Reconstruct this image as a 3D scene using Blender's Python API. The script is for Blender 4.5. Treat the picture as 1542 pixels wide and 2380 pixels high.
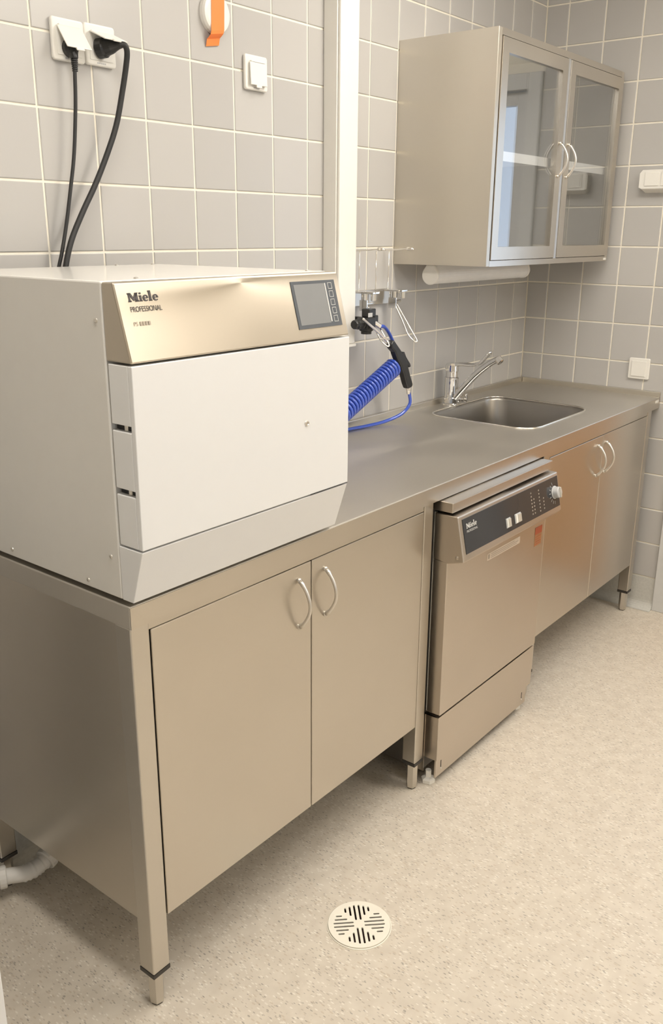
import bpy, bmesh, math, random
from mathutils import Vector, Matrix
random.seed(7)
S = bpy.context.scene
COL = S.collection
PI = math.pi
for o in list(bpy.data.objects): bpy.data.objects.remove(o)

# ------------------------------------------------------------------ camera
def cam_setup():
    yaw, pitch, roll, f = 0.9007, -0.3090, 0.0072, 2043.3
    fw = Vector((math.sin(yaw)*math.cos(pitch), math.cos(yaw)*math.cos(pitch), math.sin(pitch)))
    r = fw.cross(Vector((0, 0, 1))).normalized(); u = r.cross(fw)
    r2 = r*math.cos(roll) + u*math.sin(roll); u2 = u*math.cos(roll) - r*math.sin(roll)
    cd = bpy.data.cameras.new('camera'); co = bpy.data.objects.new('camera', cd); COL.objects.link(co)
    m = Matrix((r2, u2, -fw)).transposed().to_4x4(); m.translation = (-1.2128, -1.7714, 1.5404)
    co.matrix_world = m
    cd.sensor_fit = 'VERTICAL'; cd.sensor_height = 36.0; cd.lens = f/2380*36.0
    cd.clip_start = .02; cd.clip_end = 100
    S.camera = co
cam_setup()

# ------------------------------------------------------------------ world, exposure
w = bpy.data.worlds.new('world'); S.world = w; w.use_nodes = True
w.node_tree.nodes['Background'].inputs[0].default_value = (.80, .88, 1, 1)
w.node_tree.nodes['Background'].inputs[1].default_value = 1.1
S.view_settings.view_transform = 'Standard'; S.view_settings.look = 'None'
S.view_settings.gamma = 1; S.view_settings.use_curve_mapping = False
S.view_settings.exposure = .94
S.cycles.use_denoising = True
S.cycles.max_bounces = 10; S.cycles.diffuse_bounces = 5; S.cycles.glossy_bounces = 6
S.cycles.sample_clamp_indirect = 6
LAMP = 11.0                       # radiance of the ceiling lamp diffusers
LAMP_COL = (1.0, .935, .84)

# ------------------------------------------------------------------ dimensions (metres)
T = .15                          # tile pitch
XC = 2.3722                      # right wall
ZG = 1.3404                      # a tile joint height
XL, D, H, TK = -.3267, .6206, .9126, .0446     # worktop: left end, depth, height, edge
XLW, YF, ZC = -2.5, -3.7, 2.72   # left wall, front wall, ceiling

# ------------------------------------------------------------------ materials
def nt(name):
    m = bpy.data.materials.new(name); m.use_nodes = True
    t = m.node_tree; b = t.nodes['Principled BSDF']
    return m, t, b
def N(t, kind, **kw):
    n = t.nodes.new(kind)
    for k, v in kw.items():
        if k.startswith('_'): setattr(n, k[1:], v)
        else: n.inputs[k].default_value = v
    return n
def plain(name, col, rough=.5, metal=0, spec=.5, var=.04, scale=30, bump=0, coat=0):
    m, t, b = nt(name)
    tc = N(t, 'ShaderNodeTexCoord'); no = N(t, 'ShaderNodeTexNoise', Scale=scale, Detail=3)
    t.links.new(tc.outputs['Object'], no.inputs['Vector'])
    mp = N(t, 'ShaderNodeMapRange'); mp.inputs[3].default_value = 1-var; mp.inputs[4].default_value = 1+var
    t.links.new(no.outputs[0], mp.inputs[0])
    mx = N(t, 'ShaderNodeMix', _data_type='RGBA', _blend_type='MULTIPLY'); mx.inputs[0].default_value = 1
    mx.inputs[6].default_value = (*col, 1); t.links.new(mp.outputs[0], mx.inputs[7])
    t.links.new(mx.outputs[2], b.inputs['Base Color'])
    b.inputs['Roughness'].default_value = rough; b.inputs['Metallic'].default_value = metal
    b.inputs['Specular IOR Level'].default_value = spec; b.inputs['Coat Weight'].default_value = coat
    if bump:
        bp = N(t, 'ShaderNodeBump', Strength=bump, Distance=.002); t.links.new(no.outputs[0], bp.inputs['Height'])
        t.links.new(bp.outputs[0], b.inputs['Normal'])
    return m
def steel(name, col=(.60, .56, .505), rough=.33, aniso=.55, rot=.25, stretch=(3, 3, 300), blotch=.05, grain=.04):
    """brushed stainless steel: fine grain along one direction, soft cloudy wear"""
    m, t, b = nt(name)
    tc = N(t, 'ShaderNodeTexCoord'); mp = N(t, 'ShaderNodeMapping'); mp.inputs['Scale'].default_value = stretch
    t.links.new(tc.outputs['Object'], mp.inputs[0])
    g = N(t, 'ShaderNodeTexNoise', Scale=1.0, Detail=3); t.links.new(mp.outputs[0], g.inputs['Vector'])
    c = N(t, 'ShaderNodeTexNoise', Scale=4.0, Detail=2); t.links.new(tc.outputs['Object'], c.inputs['Vector'])
    a = N(t, 'ShaderNodeMapRange'); a.inputs[3].default_value = rough-grain; a.inputs[4].default_value = rough+grain
    t.links.new(g.outputs[0], a.inputs[0])
    ad = N(t, 'ShaderNodeMath', _operation='MULTIPLY_ADD'); ad.inputs[1].default_value = .10; t.links.new(c.outputs[0], ad.inputs[0]); t.links.new(a.outputs[0], ad.inputs[2])
    t.links.new(ad.outputs[0], b.inputs['Roughness'])
    v = N(t, 'ShaderNodeMapRange'); v.inputs[3].default_value = 1-blotch; v.inputs[4].default_value = 1+blotch
    t.links.new(c.outputs[0], v.inputs[0])
    mx = N(t, 'ShaderNodeMix', _data_type='RGBA', _blend_type='MULTIPLY'); mx.inputs[0].default_value = 1
    mx.inputs[6].default_value = (*col, 1); t.links.new(v.outputs[0], mx.inputs[7])
    t.links.new(mx.outputs[2], b.inputs['Base Color'])
    b.inputs['Metallic'].default_value = 1
    b.inputs['Anisotropic'].default_value = aniso; b.inputs['Anisotropic Rotation'].default_value = rot
    tg = N(t, 'ShaderNodeTangent', _direction_type='RADIAL', _axis='Z'); t.links.new(tg.outputs[0], b.inputs['Tangent'])
    return m
def tile_mat():
    m, t, b = nt('grey glazed tile')
    oi = N(t, 'ShaderNodeObjectInfo'); r = N(t, 'ShaderNodeMapRange'); r.inputs[3].default_value = .95; r.inputs[4].default_value = 1.05
    t.links.new(oi.outputs['Random'], r.inputs[0])
    tc = N(t, 'ShaderNodeTexCoord'); no = N(t, 'ShaderNodeTexNoise', Scale=14, Detail=3); t.links.new(tc.outputs['Object'], no.inputs['Vector'])
    mx = N(t, 'ShaderNodeMix', _data_type='RGBA', _blend_type='MULTIPLY'); mx.inputs[0].default_value = 1
    mx.inputs[6].default_value = (.475, .462, .445, 1); t.links.new(r.outputs[0], mx.inputs[7])
    t.links.new(mx.outputs[2], b.inputs['Base Color'])
    b.inputs['Roughness'].default_value = .28
    bp = N(t, 'ShaderNodeBump', Strength=.05, Distance=.002); t.links.new(no.outputs[0], bp.inputs['Height']); t.links.new(bp.outputs[0], b.inputs['Normal'])
    return m
def floor_mat():
    m, t, b = nt('speckled vinyl')
    tc = N(t, 'ShaderNodeTexCoord')
    base = N(t, 'ShaderNodeTexNoise', Scale=25, Detail=4); t.links.new(tc.outputs['Object'], base.inputs['Vector'])
    rp = N(t, 'ShaderNodeValToRGB'); rp.color_ramp.elements[0].color = (.58, .52, .435, 1); rp.color_ramp.elements[1].color = (.64, .58, .49, 1)
    rp.color_ramp.elements[0].position = .35; rp.color_ramp.elements[1].position = .65
    t.links.new(base.outputs[0], rp.inputs[0])
    col = rp.outputs[0]
    for sc, rot, thr, c in ((210, .4, .34, (.36, .31, .25, 1)), (240, 1.3, .14, (.13, .12, .11, 1)), (200, 2.2, .36, (.82, .78, .70, 1)), (170, .9, .25, (.48, .39, .29, 1))):
        mp = N(t, 'ShaderNodeMapping'); mp.inputs['Rotation'].default_value = (0, 0, rot); mp.inputs['Scale'].default_value = (1, .38, 1)
        t.links.new(tc.outputs['Object'], mp.inputs[0])
        vo = N(t, 'ShaderNodeTexVoronoi', Scale=sc); t.links.new(mp.outputs[0], vo.inputs['Vector'])
        # one chip per cell, only in some of the cells
        sp = N(t, 'ShaderNodeSeparateColor'); t.links.new(vo.outputs['Color'], sp.inputs[0])
        a = N(t, 'ShaderNodeMath', _operation='LESS_THAN'); a.inputs[1].default_value = thr; t.links.new(sp.outputs[0], a.inputs[0])
        d = N(t, 'ShaderNodeMath', _operation='LESS_THAN'); d.inputs[1].default_value = .33; t.links.new(vo.outputs['Distance'], d.inputs[0])
        k = N(t, 'ShaderNodeMath', _operation='MULTIPLY'); t.links.new(a.outputs[0], k.inputs[0]); t.links.new(d.outputs[0], k.inputs[1])
        k2 = N(t, 'ShaderNodeMath', _operation='MULTIPLY'); k2.inputs[1].default_value = .5; t.links.new(k.outputs[0], k2.inputs[0])
        mx = N(t, 'ShaderNodeMix', _data_type='RGBA'); t.links.new(k2.outputs[0], mx.inputs[0]); t.links.new(col, mx.inputs[6]); mx.inputs[7].default_value = c
        col = mx.outputs[2]
    t.links.new(col, b.inputs['Base Color'])
    b.inputs['Roughness'].default_value = .5
    bp = N(t, 'ShaderNodeBump', Strength=.08, Distance=.001); t.links.new(base.outputs[0], bp.inputs['Height']); t.links.new(bp.outputs[0], b.inputs['Normal'])
    return m
def glass_mat(name, tint, f0):
    """thin clear sheet: mirror share after Schlick, the rest passes straight through"""
    m = bpy.data.materials.new(name); m.use_nodes = True; t = m.node_tree; t.nodes.clear()
    out = N(t, 'ShaderNodeOutputMaterial'); mx = N(t, 'ShaderNodeMixShader'); ge = N(t, 'ShaderNodeNewGeometry')
    tr = N(t, 'ShaderNodeBsdfTransparent'); tr.inputs[0].default_value = (*tint, 1)
    gl = N(t, 'ShaderNodeBsdfGlossy', Roughness=.01); gl.inputs[0].default_value = (.95, .96, .97, 1)
    dt = N(t, 'ShaderNodeVectorMath', _operation='DOT_PRODUCT'); t.links.new(ge.outputs['Normal'], dt.inputs[0]); t.links.new(ge.outputs['Incoming'], dt.inputs[1])
    ab = N(t, 'ShaderNodeMath', _operation='ABSOLUTE'); t.links.new(dt.outputs['Value'], ab.inputs[0])
    om = N(t, 'ShaderNodeMath', _operation='SUBTRACT'); om.inputs[0].default_value = 1; t.links.new(ab.outputs[0], om.inputs[1])
    pw = N(t, 'ShaderNodeMath', _operation='POWER'); pw.inputs[1].default_value = 5; t.links.new(om.outputs[0], pw.inputs[0])
    ma = N(t, 'ShaderNodeMath', _operation='MULTIPLY_ADD'); ma.inputs[1].default_value = 1-f0; ma.inputs[2].default_value = f0; t.links.new(pw.outputs[0], ma.inputs[0])
    t.links.new(ma.outputs[0], mx.inputs[0]); t.links.new(tr.outputs[0], mx.inputs[1]); t.links.new(gl.outputs[0], mx.inputs[2])
    t.links.new(mx.outputs[0], out.inputs[0])
    return m
def emit_mat(name, col, st):
    m = bpy.data.materials.new(name); m.use_nodes = True; t = m.node_tree; t.nodes.clear()
    out = N(t, 'ShaderNodeOutputMaterial'); e = N(t, 'ShaderNodeEmission', Strength=st); e.inputs[0].default_value = (*col, 1)
    t.links.new(e.outputs[0], out.inputs[0]); return m

M = dict(
    tile=tile_mat(), floor=floor_mat(),
    grout=plain('cream grout', (.86, .81, .70), .8, var=.05),
    paint=plain('wall paint', (.70, .66, .58), .7), ceil=plain('ceiling paint', (.80, .78, .74), .8),
    cove=plain('vinyl coving', (.55, .54, .50), .5, var=.15, scale=120),
    steel=steel('brushed steel doors', (.62, .575, .51), .27), steel_h=steel('brushed steel side', (.66, .62, .55), rot=0.0, rough=.30, aniso=.6),
    steel_top=steel('satin steel worktop', (.62, .59, .54), .42, .2, 0, (3, 300, 3)),
    steel_dw=steel('satin steel appliance', (.62, .56, .49), .30),
    steel_leg=steel('steel tube', (.62, .585, .53), .26, .3, .25, (3, 3, 3), .02, .005),
    steel_panel=steel('brushed control fascia', (.58, .52, .43), .29, .72, .25, (3, 3, 40), .02, .0),
    steel_in=steel('steel cabinet interior', (.60, .60, .59), .5, .2), inside=plain('light coated interior', (.78, .78, .76), .45),
    steel_dk=steel('dark inner sheet', (.22, .21, .20), .45, .2),
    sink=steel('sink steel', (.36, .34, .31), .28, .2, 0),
    chrome=plain('chrome', (.80, .80, .80), .07, 1, var=.01), nickel=plain('satin nickel', (.74, .71, .66), .38, 1, var=.02),
    wire=plain('polished wire', (.85, .82, .76), .15, 1, var=.02),
    white=plain('white enamel', (.80, .805, .81), .25, var=.01), white_shaded=plain('white sheet with shade tone', (.74, .725, .69), .17, var=.02),  # second white has the warm shade of the casing side in its colour
    plastic=plain('white plastic', (.80, .78, .73), .32, var=.02), grey_pl=plain('grey plastic', (.5, .5, .5), .4),
    pipe=plain('white pipe plastic', (.72, .70, .66), .4), black=plain('black plastic', (.018, .018, .018), .38),
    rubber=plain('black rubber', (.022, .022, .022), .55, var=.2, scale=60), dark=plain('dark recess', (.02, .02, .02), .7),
    cap=plain('dark cap', (.04, .035, .03), .5),
    fascia=plain('black glass fascia', (.035, .036, .04), .12, var=.02), bezel=plain('slate display bezel', (.10, .11, .125), .25),
    screen=plain('grey display', (.24, .245, .25), .18, var=.03), orange=plain('orange tape', (.95, .24, .05), .45),
    grey_ink=plain('dark ink', (.07, .06, .06), .6), faint=plain('faint ink', (.38, .33, .27), .5, metal=.3), pale=plain('pale ink', (.62, .62, .60), .5),
    label=plain('paper label', (.66, .56, .46), .6), redlabel=plain('orange red label', (.40, .09, .035), .6), tan=plain('tan label', (.36, .17, .07), .5),
    button=plain('metal button', (.70, .68, .62), .3, .6), hose=plain('blue hose', (.03, .085, .50), .18, spec=.8, coat=.3),
    frame=plain('grey painted door frame', (.62, .62, .61), .4), leaf=plain('door leaf', (.55, .55, .55), .4),
    warm_reflect=plain('warm beech added for reflection', (.54, .34, .18), .4, var=.1, scale=8),
    glass=glass_mat('cabinet glass', (.97, .98, .99), .17), pane=glass_mat('door glass', (.90, .93, .96), .04),
    lamp=emit_mat('lit lamp diffuser', LAMP_COL, LAMP), copper=plain('brass fitting', (.72, .55, .30), .25, 1),
    sump=plain('brown sump', (.10, .055, .04), .6), drain=plain('drain plastic', (.82, .78, .68), .4), tube=plain('frosted lamp tube', (.80, .79, .77), .35),
)

# ------------------------------------------------------------------ mesh helpers
def obj(name, bm, mat, parent=None, bev=0, seg=2, smooth=False, auto=None):
    me = bpy.data.meshes.new(name); bmesh.ops.recalc_face_normals(bm, faces=bm.faces); bm.to_mesh(me); bm.free()
    return mobj(name, me, mat, parent, bev, seg, smooth)
def mobj(name, me, mat, parent=None, bev=0, seg=2, smooth=False):
    if mat: me.materials.append(M[mat] if isinstance(mat, str) else mat)
    if smooth:
        for p in me.polygons: p.use_smooth = True
    o = bpy.data.objects.new(name, me); COL.objects.link(o)
    if parent: o.parent = parent; o.matrix_parent_inverse = Matrix.Translation(-Vector(parent.location)) if parent.type == 'EMPTY' else Matrix.Identity(4)
    if bev:
        md = o.modifiers.new('bevel', 'BEVEL'); md.width = bev; md.segments = seg; md.limit_method = 'ANGLE'; md.angle_limit = math.radians(40)
    return o
def root(name, loc, label, cat, group=None):
    o = bpy.data.objects.new(name, None); COL.objects.link(o); o.location = loc; o.empty_display_size = .05
    return tag(o, label, cat, group)
def tag(o, label, cat, group=None):
    o['label'] = label; o['category'] = cat
    if group: o['group'] = group
    return o
def struct(o): o['kind'] = 'structure'; return o
def box(bm, x0, x1, y0, y1, z0, z1):
    vs = [bm.verts.new((x, y, z)) for x in (x0, x1) for y in (y0, y1) for z in (z0, z1)]
    for f in ((0, 1, 3, 2), (4, 6, 7, 5), (0, 4, 5, 1), (2, 3, 7, 6), (0, 2, 6, 4), (1, 5, 7, 3)): bm.faces.new([vs[i] for i in f])
    return bm
def B(*a): return box(bmesh.new(), *a)
def prism(bm, pts, ax, a, b):
    """extrude a 2D outline along axis ax (0: pts are y,z; 1: x,z; 2: x,y)"""
    def P(p, c): return {0: (c, p[0], p[1]), 1: (p[0], c, p[1]), 2: (p[0], p[1], c)}[ax]
    v0 = [bm.verts.new(P(p, a)) for p in pts]; v1 = [bm.verts.new(P(p, b)) for p in pts]
    n = len(pts); bm.faces.new(v0); bm.faces.new(v1)
    for i in range(n): bm.faces.new((v0[i], v0[(i+1) % n], v1[(i+1) % n], v1[i]))
    return bm
def rrect(x0, x1, y0, y1, r, n=6):
    out = []
    for cx, cy, a in ((x1-r, y1-r, 0), (x0+r, y1-r, 90), (x0+r, y0+r, 180), (x1-r, y0+r, 270)):
        for i in range(n+1):
            t = math.radians(a+90*i/n); out.append((cx+r*math.cos(t), cy+r*math.sin(t)))
    return out
def spline(pts, n=10):
    P = [Vector(p) for p in pts]; out = []
    for i in range(len(P)-1):
        p0 = P[max(i-1, 0)]; p1 = P[i]; p2 = P[i+1]; p3 = P[min(i+2, len(P)-1)]
        for k in range(n):
            t = k/n
            out.append(.5*((2*p1)+(p2-p0)*t+(2*p0-5*p1+4*p2-p3)*t*t+(3*p1-p0-3*p2+p3)*t**3))
    out.append(P[-1]); return out
def tube(bm, path, r, n=8, caps=True):
    path = [Vector(p) for p in path]
    rs = r if isinstance(r, (list, tuple)) else [r]*len(path)
    up = None; rings = []
    for i, p in enumerate(path):
        d = (path[min(i+1, len(path)-1)]-path[max(i-1, 0)]).normalized()
        if up is None:
            up = Vector((0, 0, 1)) if abs(d.z) < .9 else Vector((1, 0, 0))
        s = d.cross(up)
        if s.length < 1e-5: s = d.orthogonal()
        s.normalize(); up = s.cross(d).normalized()
        rings.append([bm.verts.new(p+rs[i]*(s*math.cos(2*PI*k/n)+up*math.sin(2*PI*k/n))) for k in range(n)])
    for a, b in zip(rings, rings[1:]):
        for k in range(n): bm.faces.new((a[k], a[(k+1) % n], b[(k+1) % n], b[k]))
    if caps: bm.faces.new(rings[0]); bm.faces.new(rings[-1])
    return bm
def Tb(path, r, n=8): return tube(bmesh.new(), path, r, n)
def cyl(p, q, r, n=20, r2=None): return tube(bmesh.new(), [p, q], [r, r if r2 is None else r2], n)
def turned(profile, axis_o, axis_d, n=24, caps=True):
    """profile: list of (distance along axis, radius)"""
    bm = bmesh.new(); o = Vector(axis_o); d = Vector(axis_d).normalized(); s = d.orthogonal().normalized(); u = d.cross(s)
    rings = [[bm.verts.new(o+d*t+r*(s*math.cos(2*PI*k/n)+u*math.sin(2*PI*k/n))) for k in range(n)] for t, r in profile]
    for a, b in zip(rings, rings[1:]):
        for k in range(n): bm.faces.new((a[k], a[(k+1) % n], b[(k+1) % n], b[k]))
    if caps: bm.faces.new(rings[0]); bm.faces.new(rings[-1])
    return bm
class Frame:
    """a flat face in space: u, v run in the face, n points out of it"""
    def __init__(s, o, u, v): s.o = Vector(o); s.u = Vector(u).normalized(); s.v = Vector(v).normalized(); s.n = s.u.cross(s.v)
    def p(s, a, b, h=0): return s.o+s.u*a+s.v*b+s.n*h
    def plate(s, pts, h0, h1, bm=None):
        bm = bm or bmesh.new()
        v0 = [bm.verts.new(s.p(a, b, h0)) for a, b in pts]; v1 = [bm.verts.new(s.p(a, b, h1)) for a, b in pts]; n = len(pts)
        bm.faces.new(v0); bm.faces.new(v1)
        for i in range(n): bm.faces.new((v0[i], v0[(i+1) % n], v1[(i+1) % n], v1[i]))
        return bm
    def rect(s, a0, a1, b0, b1, h0, h1, bm=None): return s.plate([(a0, b0), (a1, b0), (a1, b1), (a0, b1)], h0, h1, bm)
def text_on(name, s, fr, a, b, width, height, mat, parent, h=.0004, off=0):
    """lettering as thin geometry on a face"""
    c = bpy.data.curves.new('lettering', 'FONT'); c.body = s; c.size = 1; c.offset = off; c.extrude = 0
    to = bpy.data.objects.new('lettering_tmp', c); COL.objects.link(to)
    dg = bpy.context.evaluated_depsgraph_get(); dg.update()
    me = bpy.data.meshes.new_from_object(to.evaluated_get(dg)); bpy.data.objects.remove(to)
    xs = [v.co.x for v in me.vertices]; ys = [v.co.y for v in me.vertices]
    x0, x1, y0, y1 = min(xs), max(xs), min(ys), max(ys)
    for v in me.vertices: v.co = fr.p(a+(v.co.x-x0)/(x1-x0)*width, b+(v.co.y-y0)/(y1-y0)*height, h)
    me.materials.clear()
    return mobj(name, me, mat, parent)
def logo_on(name, fr, a, b, width, height, mat, parent, h=.0004):
    """heavy slab-serif word mark: M i e l e"""
    bm = bmesh.new(); sx = width/4.1; sy = height
    def poly(pts, dx):
        bm.faces.new([bm.verts.new(fr.p(a+(x+dx)*sx, b+y*sy, h)) for x, y in pts])
    def rc(x0, x1, y0, y1, dx): poly([(x0, y0), (x1, y0), (x1, y1), (x0, y1)], dx)
    # M
    rc(0, .42, 0, .14, 0); rc(.08, .30, 0, .86, 0); poly([(0, .86), (.44, .86), (.75, .42), (.75, .10), (.66, .10), (.20, .74)], 0)
    poly([(.75, .10), (.75, .42), (1.02, .86), (1.42, .86), (1.3, .72), (.84, .10)], 0); rc(.98, 1.32, 0, .86, 0); rc(.90, 1.42, 0, .14, 0); rc(0, .2, .74, .86, 0)
    # i
    rc(.05, .32, 0, .58, 1.5); rc(-.02, .2, .48, .58, 1.5); rc(-.02, .40, 0, .10, 1.5); rc(.06, .30, .68, .86, 1.5)
    # e twice
    def e(dx):
        n = 22; cx, cy, rx, ry = .36, .30, .38, .32; ix, iy = .15, .22
        pts = [(t0, ) for t0 in range(n+1)]
        for k in range(n):
            t0 = math.radians(8+312*k/n); t1 = math.radians(8+312*(k+1)/n)
            poly([(cx+rx*math.cos(t0), cy+ry*math.sin(t0)), (cx+rx*math.cos(t1), cy+ry*math.sin(t1)), (cx+.03+ix*math.cos(t1), cy+iy*math.sin(t1)), (cx+.03+ix*math.cos(t0), cy+iy*math.sin(t0))], dx)
        rc(.2, .73, .27, .36, dx)
    e(1.98)
    rc(.06, .36, 0, 1.0, 2.78); rc(-.02, .2, .88, 1.0, 2.78); rc(-.02, .44, 0, .10, 2.78)
    e(3.34)
    return obj(name, bm, mat, parent)
def screw(name, p, n, r, parent, mat='nickel'):
    return obj(name, turned([(0, r), (.0015, r*.95), (.0025, r*.6), (.0025, r*.01)], p, n, 10), mat, parent, smooth=False)

# ------------------------------------------------------------------ the room
DRX, DRY = .1325, -.7965                          # floor drain
def floor_bm():
    bm = bmesh.new(); lv = []
    outer = [(XLW-.1, YF-.1), (XC+.1, YF-.1), (XC+.1, .1), (XLW-.1, .1)]
    hole = [(DRX+.068*math.cos(2*PI*k/40), DRY+.068*math.sin(2*PI*k/40)) for k in range(40)]
    for z in (0, -.08):
        es = []; ls = []
        for lp in (outer, hole):
            vs = [bm.verts.new((x, y, z)) for x, y in lp]; ls.append(vs)
            es += [bm.edges.new((vs[i], vs[(i+1) % len(vs)])) for i in range(len(vs))]
        bmesh.ops.triangle_fill(bm, edges=es, use_beauty=True); lv.append(ls)
    for A, C_ in zip(*lv):
        for i in range(len(A)): j = (i+1) % len(A); bm.faces.new((A[i], A[j], C_[j], C_[i]))
    return bm
floor = struct(obj('floor', floor_bm(), 'floor'))
floor['label'] = 'beige speckled vinyl floor'
ceil = struct(obj('ceiling', B(XLW-.1, XC+.1, YF-.1, .1, ZC, ZC+.08), 'ceil'))
struct(obj('wall_left', B(XLW-.1, XLW, YF, 0, 0, ZC), 'paint'))
WX0, WX1, WZ0, WZ1 = -2.15, -.65, .95, 2.15       # unseen window added to bring cool daylight onto the fronts
fw_ = bmesh.new(); box(fw_, XLW, WX0, YF-.1, YF, 0, ZC); box(fw_, WX1, XC, YF-.1, YF, 0, ZC); box(fw_, WX0, WX1, YF-.1, YF, 0, WZ0); box(fw_, WX0, WX1, YF-.1, YF, WZ1, ZC)
struct(obj('wall_front', fw_, 'paint'))
wf = bmesh.new(); xm = (WX0+WX1)/2
for q in ((WX0+.001, WX0+.05, WZ0+.001, WZ1-.001), (WX1-.05, WX1-.001, WZ0+.001, WZ1-.001), (xm-.025, xm+.025, WZ0+.05, WZ1-.05), (WX0+.05, WX1-.05, WZ0+.001, WZ0+.05), (WX0+.05, WX1-.05, WZ1-.05, WZ1-.001)):
    box(wf, q[0], q[1], YF-.07, YF-.01, q[2], q[3])
win = struct(obj('added_window_1', wf, 'white'))
for q in ((WX0+.05, xm-.025), (xm+.025, WX1-.05)): obj('pane', B(q[0], q[1], YF-.045, YF-.039, WZ0+.05, WZ1-.05), 'pane', win)
GD = .0025                                        # how far the joints lie behind the tile faces
wall_back = struct(obj('wall_back', B(XLW-.1, XC+.1, GD, .1, 0, ZC), 'grout'))
DY0, DY1, DZ = -.6945, -1.68, 2.16                # door opening in the right wall (outer frame edges)
rb = bmesh.new()
box(rb, XC+GD, XC+.1, DY0-.06, GD, 0, ZC); box(rb, XC+GD, XC+.1, YF, DY1+.06, 0, ZC); box(rb, XC+GD, XC+.1, DY1+.06, DY0-.06, DZ-.06, ZC)
wall_right = struct(obj('wall_right', rb, 'grout'))

def tile_bm(w, h, bm=None, org=(0, 0, 0), wall='back'):
    """one glazed tile, lower left corner at org, with eased edges"""
    bm = bm or bmesh.new(); e = .0016
    def P(a, b, d): return (org[0]+a, org[1]+d, org[2]+b) if wall == 'back' else (org[0]-d*-1, org[1]-a, org[2]+b)
    q = [(0, 0), (w, 0), (w, h), (0, h)]; qi = [(e, e), (w-e, e), (w-e, h-e), (e, h-e)]
    r0 = [bm.verts.new(P(a, b, .006)) for a, b in q]; r1 = [bm.verts.new(P(a, b, .0012)) for a, b in q]; r2 = [bm.verts.new(P(a, b, 0)) for a, b in qi]
    for A, C_ in ((r0, r1), (r1, r2)):
        for i in range(4): bm.faces.new((A[i], A[(i+1) % 4], C_[(i+1) % 4], C_[i]))
    bm.faces.new(r2); return bm
J = .0055
cache = {}
def tile_obj(w, h, org, wall, parent):
    k = (round(w, 4), round(h, 4), wall)
    if k not in cache:
        bm = tile_bm(w, h, None, (0, 0, 0), wall); me = bpy.data.meshes.new('tile'); bmesh.ops.recalc_face_normals(bm, faces=bm.faces); bm.to_mesh(me); bm.free(); me.materials.append(M['tile']); cache[k] = me
    o = bpy.data.objects.new('tile', cache[k]); COL.objects.link(o); o.parent = parent; o.location = org
rest = bmesh.new()
for i in range(-17, 16):
    x0 = max(i*T, XLW)+J/2; x1 = min((i+1)*T, XC)-J/2
    for k in range(-8, 10):
        z0 = ZG+k*T+J/2; z1 = min(ZG+(k+1)*T, ZC)-J/2
        if z1-z0 < .01 or x1-x0 < .01: continue
        if i >= -3 and -3 <= k <= 7: tile_obj(x1-x0, z1-z0, (x0, 0, z0), 'back', wall_back)
        else: tile_bm(x1-x0, z1-z0, rest, (x0, 0, z0))
o = obj('tile_field', rest, 'tile', wall_back); o['kind'] = 'stuff'
rest = bmesh.new()
W1 = .0945
edges = [0, W1]+[W1+T*i for i in range(1, 5)]
edges2 = [W1+T*i for i in range(4, 25)]
for a, b in zip(edges, edges[1:]):
    for k in range(-8, 10):
        z0 = ZG+k*T+J/2; z1 = min(ZG+(k+1)*T, ZC)-J/2
        if z1-z0 < .01: continue
        if k <= 7: tile_obj(b-a-J, z1-z0, (XC, -(a+J/2), z0), 'right', wall_right)
        else: tile_bm(b-a-J, z1-z0, rest, (XC, -(a+J/2), z0), 'right')
for a, b in zip(edges2, edges2[1:]):
    b = min(b, -YF)
    if b-a < .02: continue
    for k in range(-8, 10):
        z0 = ZG+k*T+J/2; z1 = min(ZG+(k+1)*T, ZC)-J/2
        if -b > DY1+.04 and z0 < DZ+.02: continue
        if z1-z0 < .01: continue
        tile_bm(b-a-J, z1-z0, rest, (XC, -(a+J/2), z0), 'right')
o = obj('tile_field', rest, 'tile', wall_right); o['kind'] = 'stuff'
# coved vinyl skirting (floor covering turned up the wall)
def cove(n=6, h=.138, r=.035):
    pts = [(0, 0), (-r, .001)]+[(-r+r*math.sin(t*PI/2/n)+0, r-r*math.cos(t*PI/2/n)+.001) for t in range(1, n+1)]
    pts = [(p[0]-.004, p[1]) for p in pts[1:]]
    return [(0, 0)]+pts+[(-.004, h), (0, h)]
cv = cove()
struct(obj('baseboard_back', prism(bmesh.new(), [(p[0], p[1]) for p in cv], 0, XLW, XC), 'cove'))
struct(obj('baseboard_right', prism(bmesh.new(), [(XC+p[0], p[1]) for p in cv], 1, -.0, DY0), 'cove'))

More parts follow.
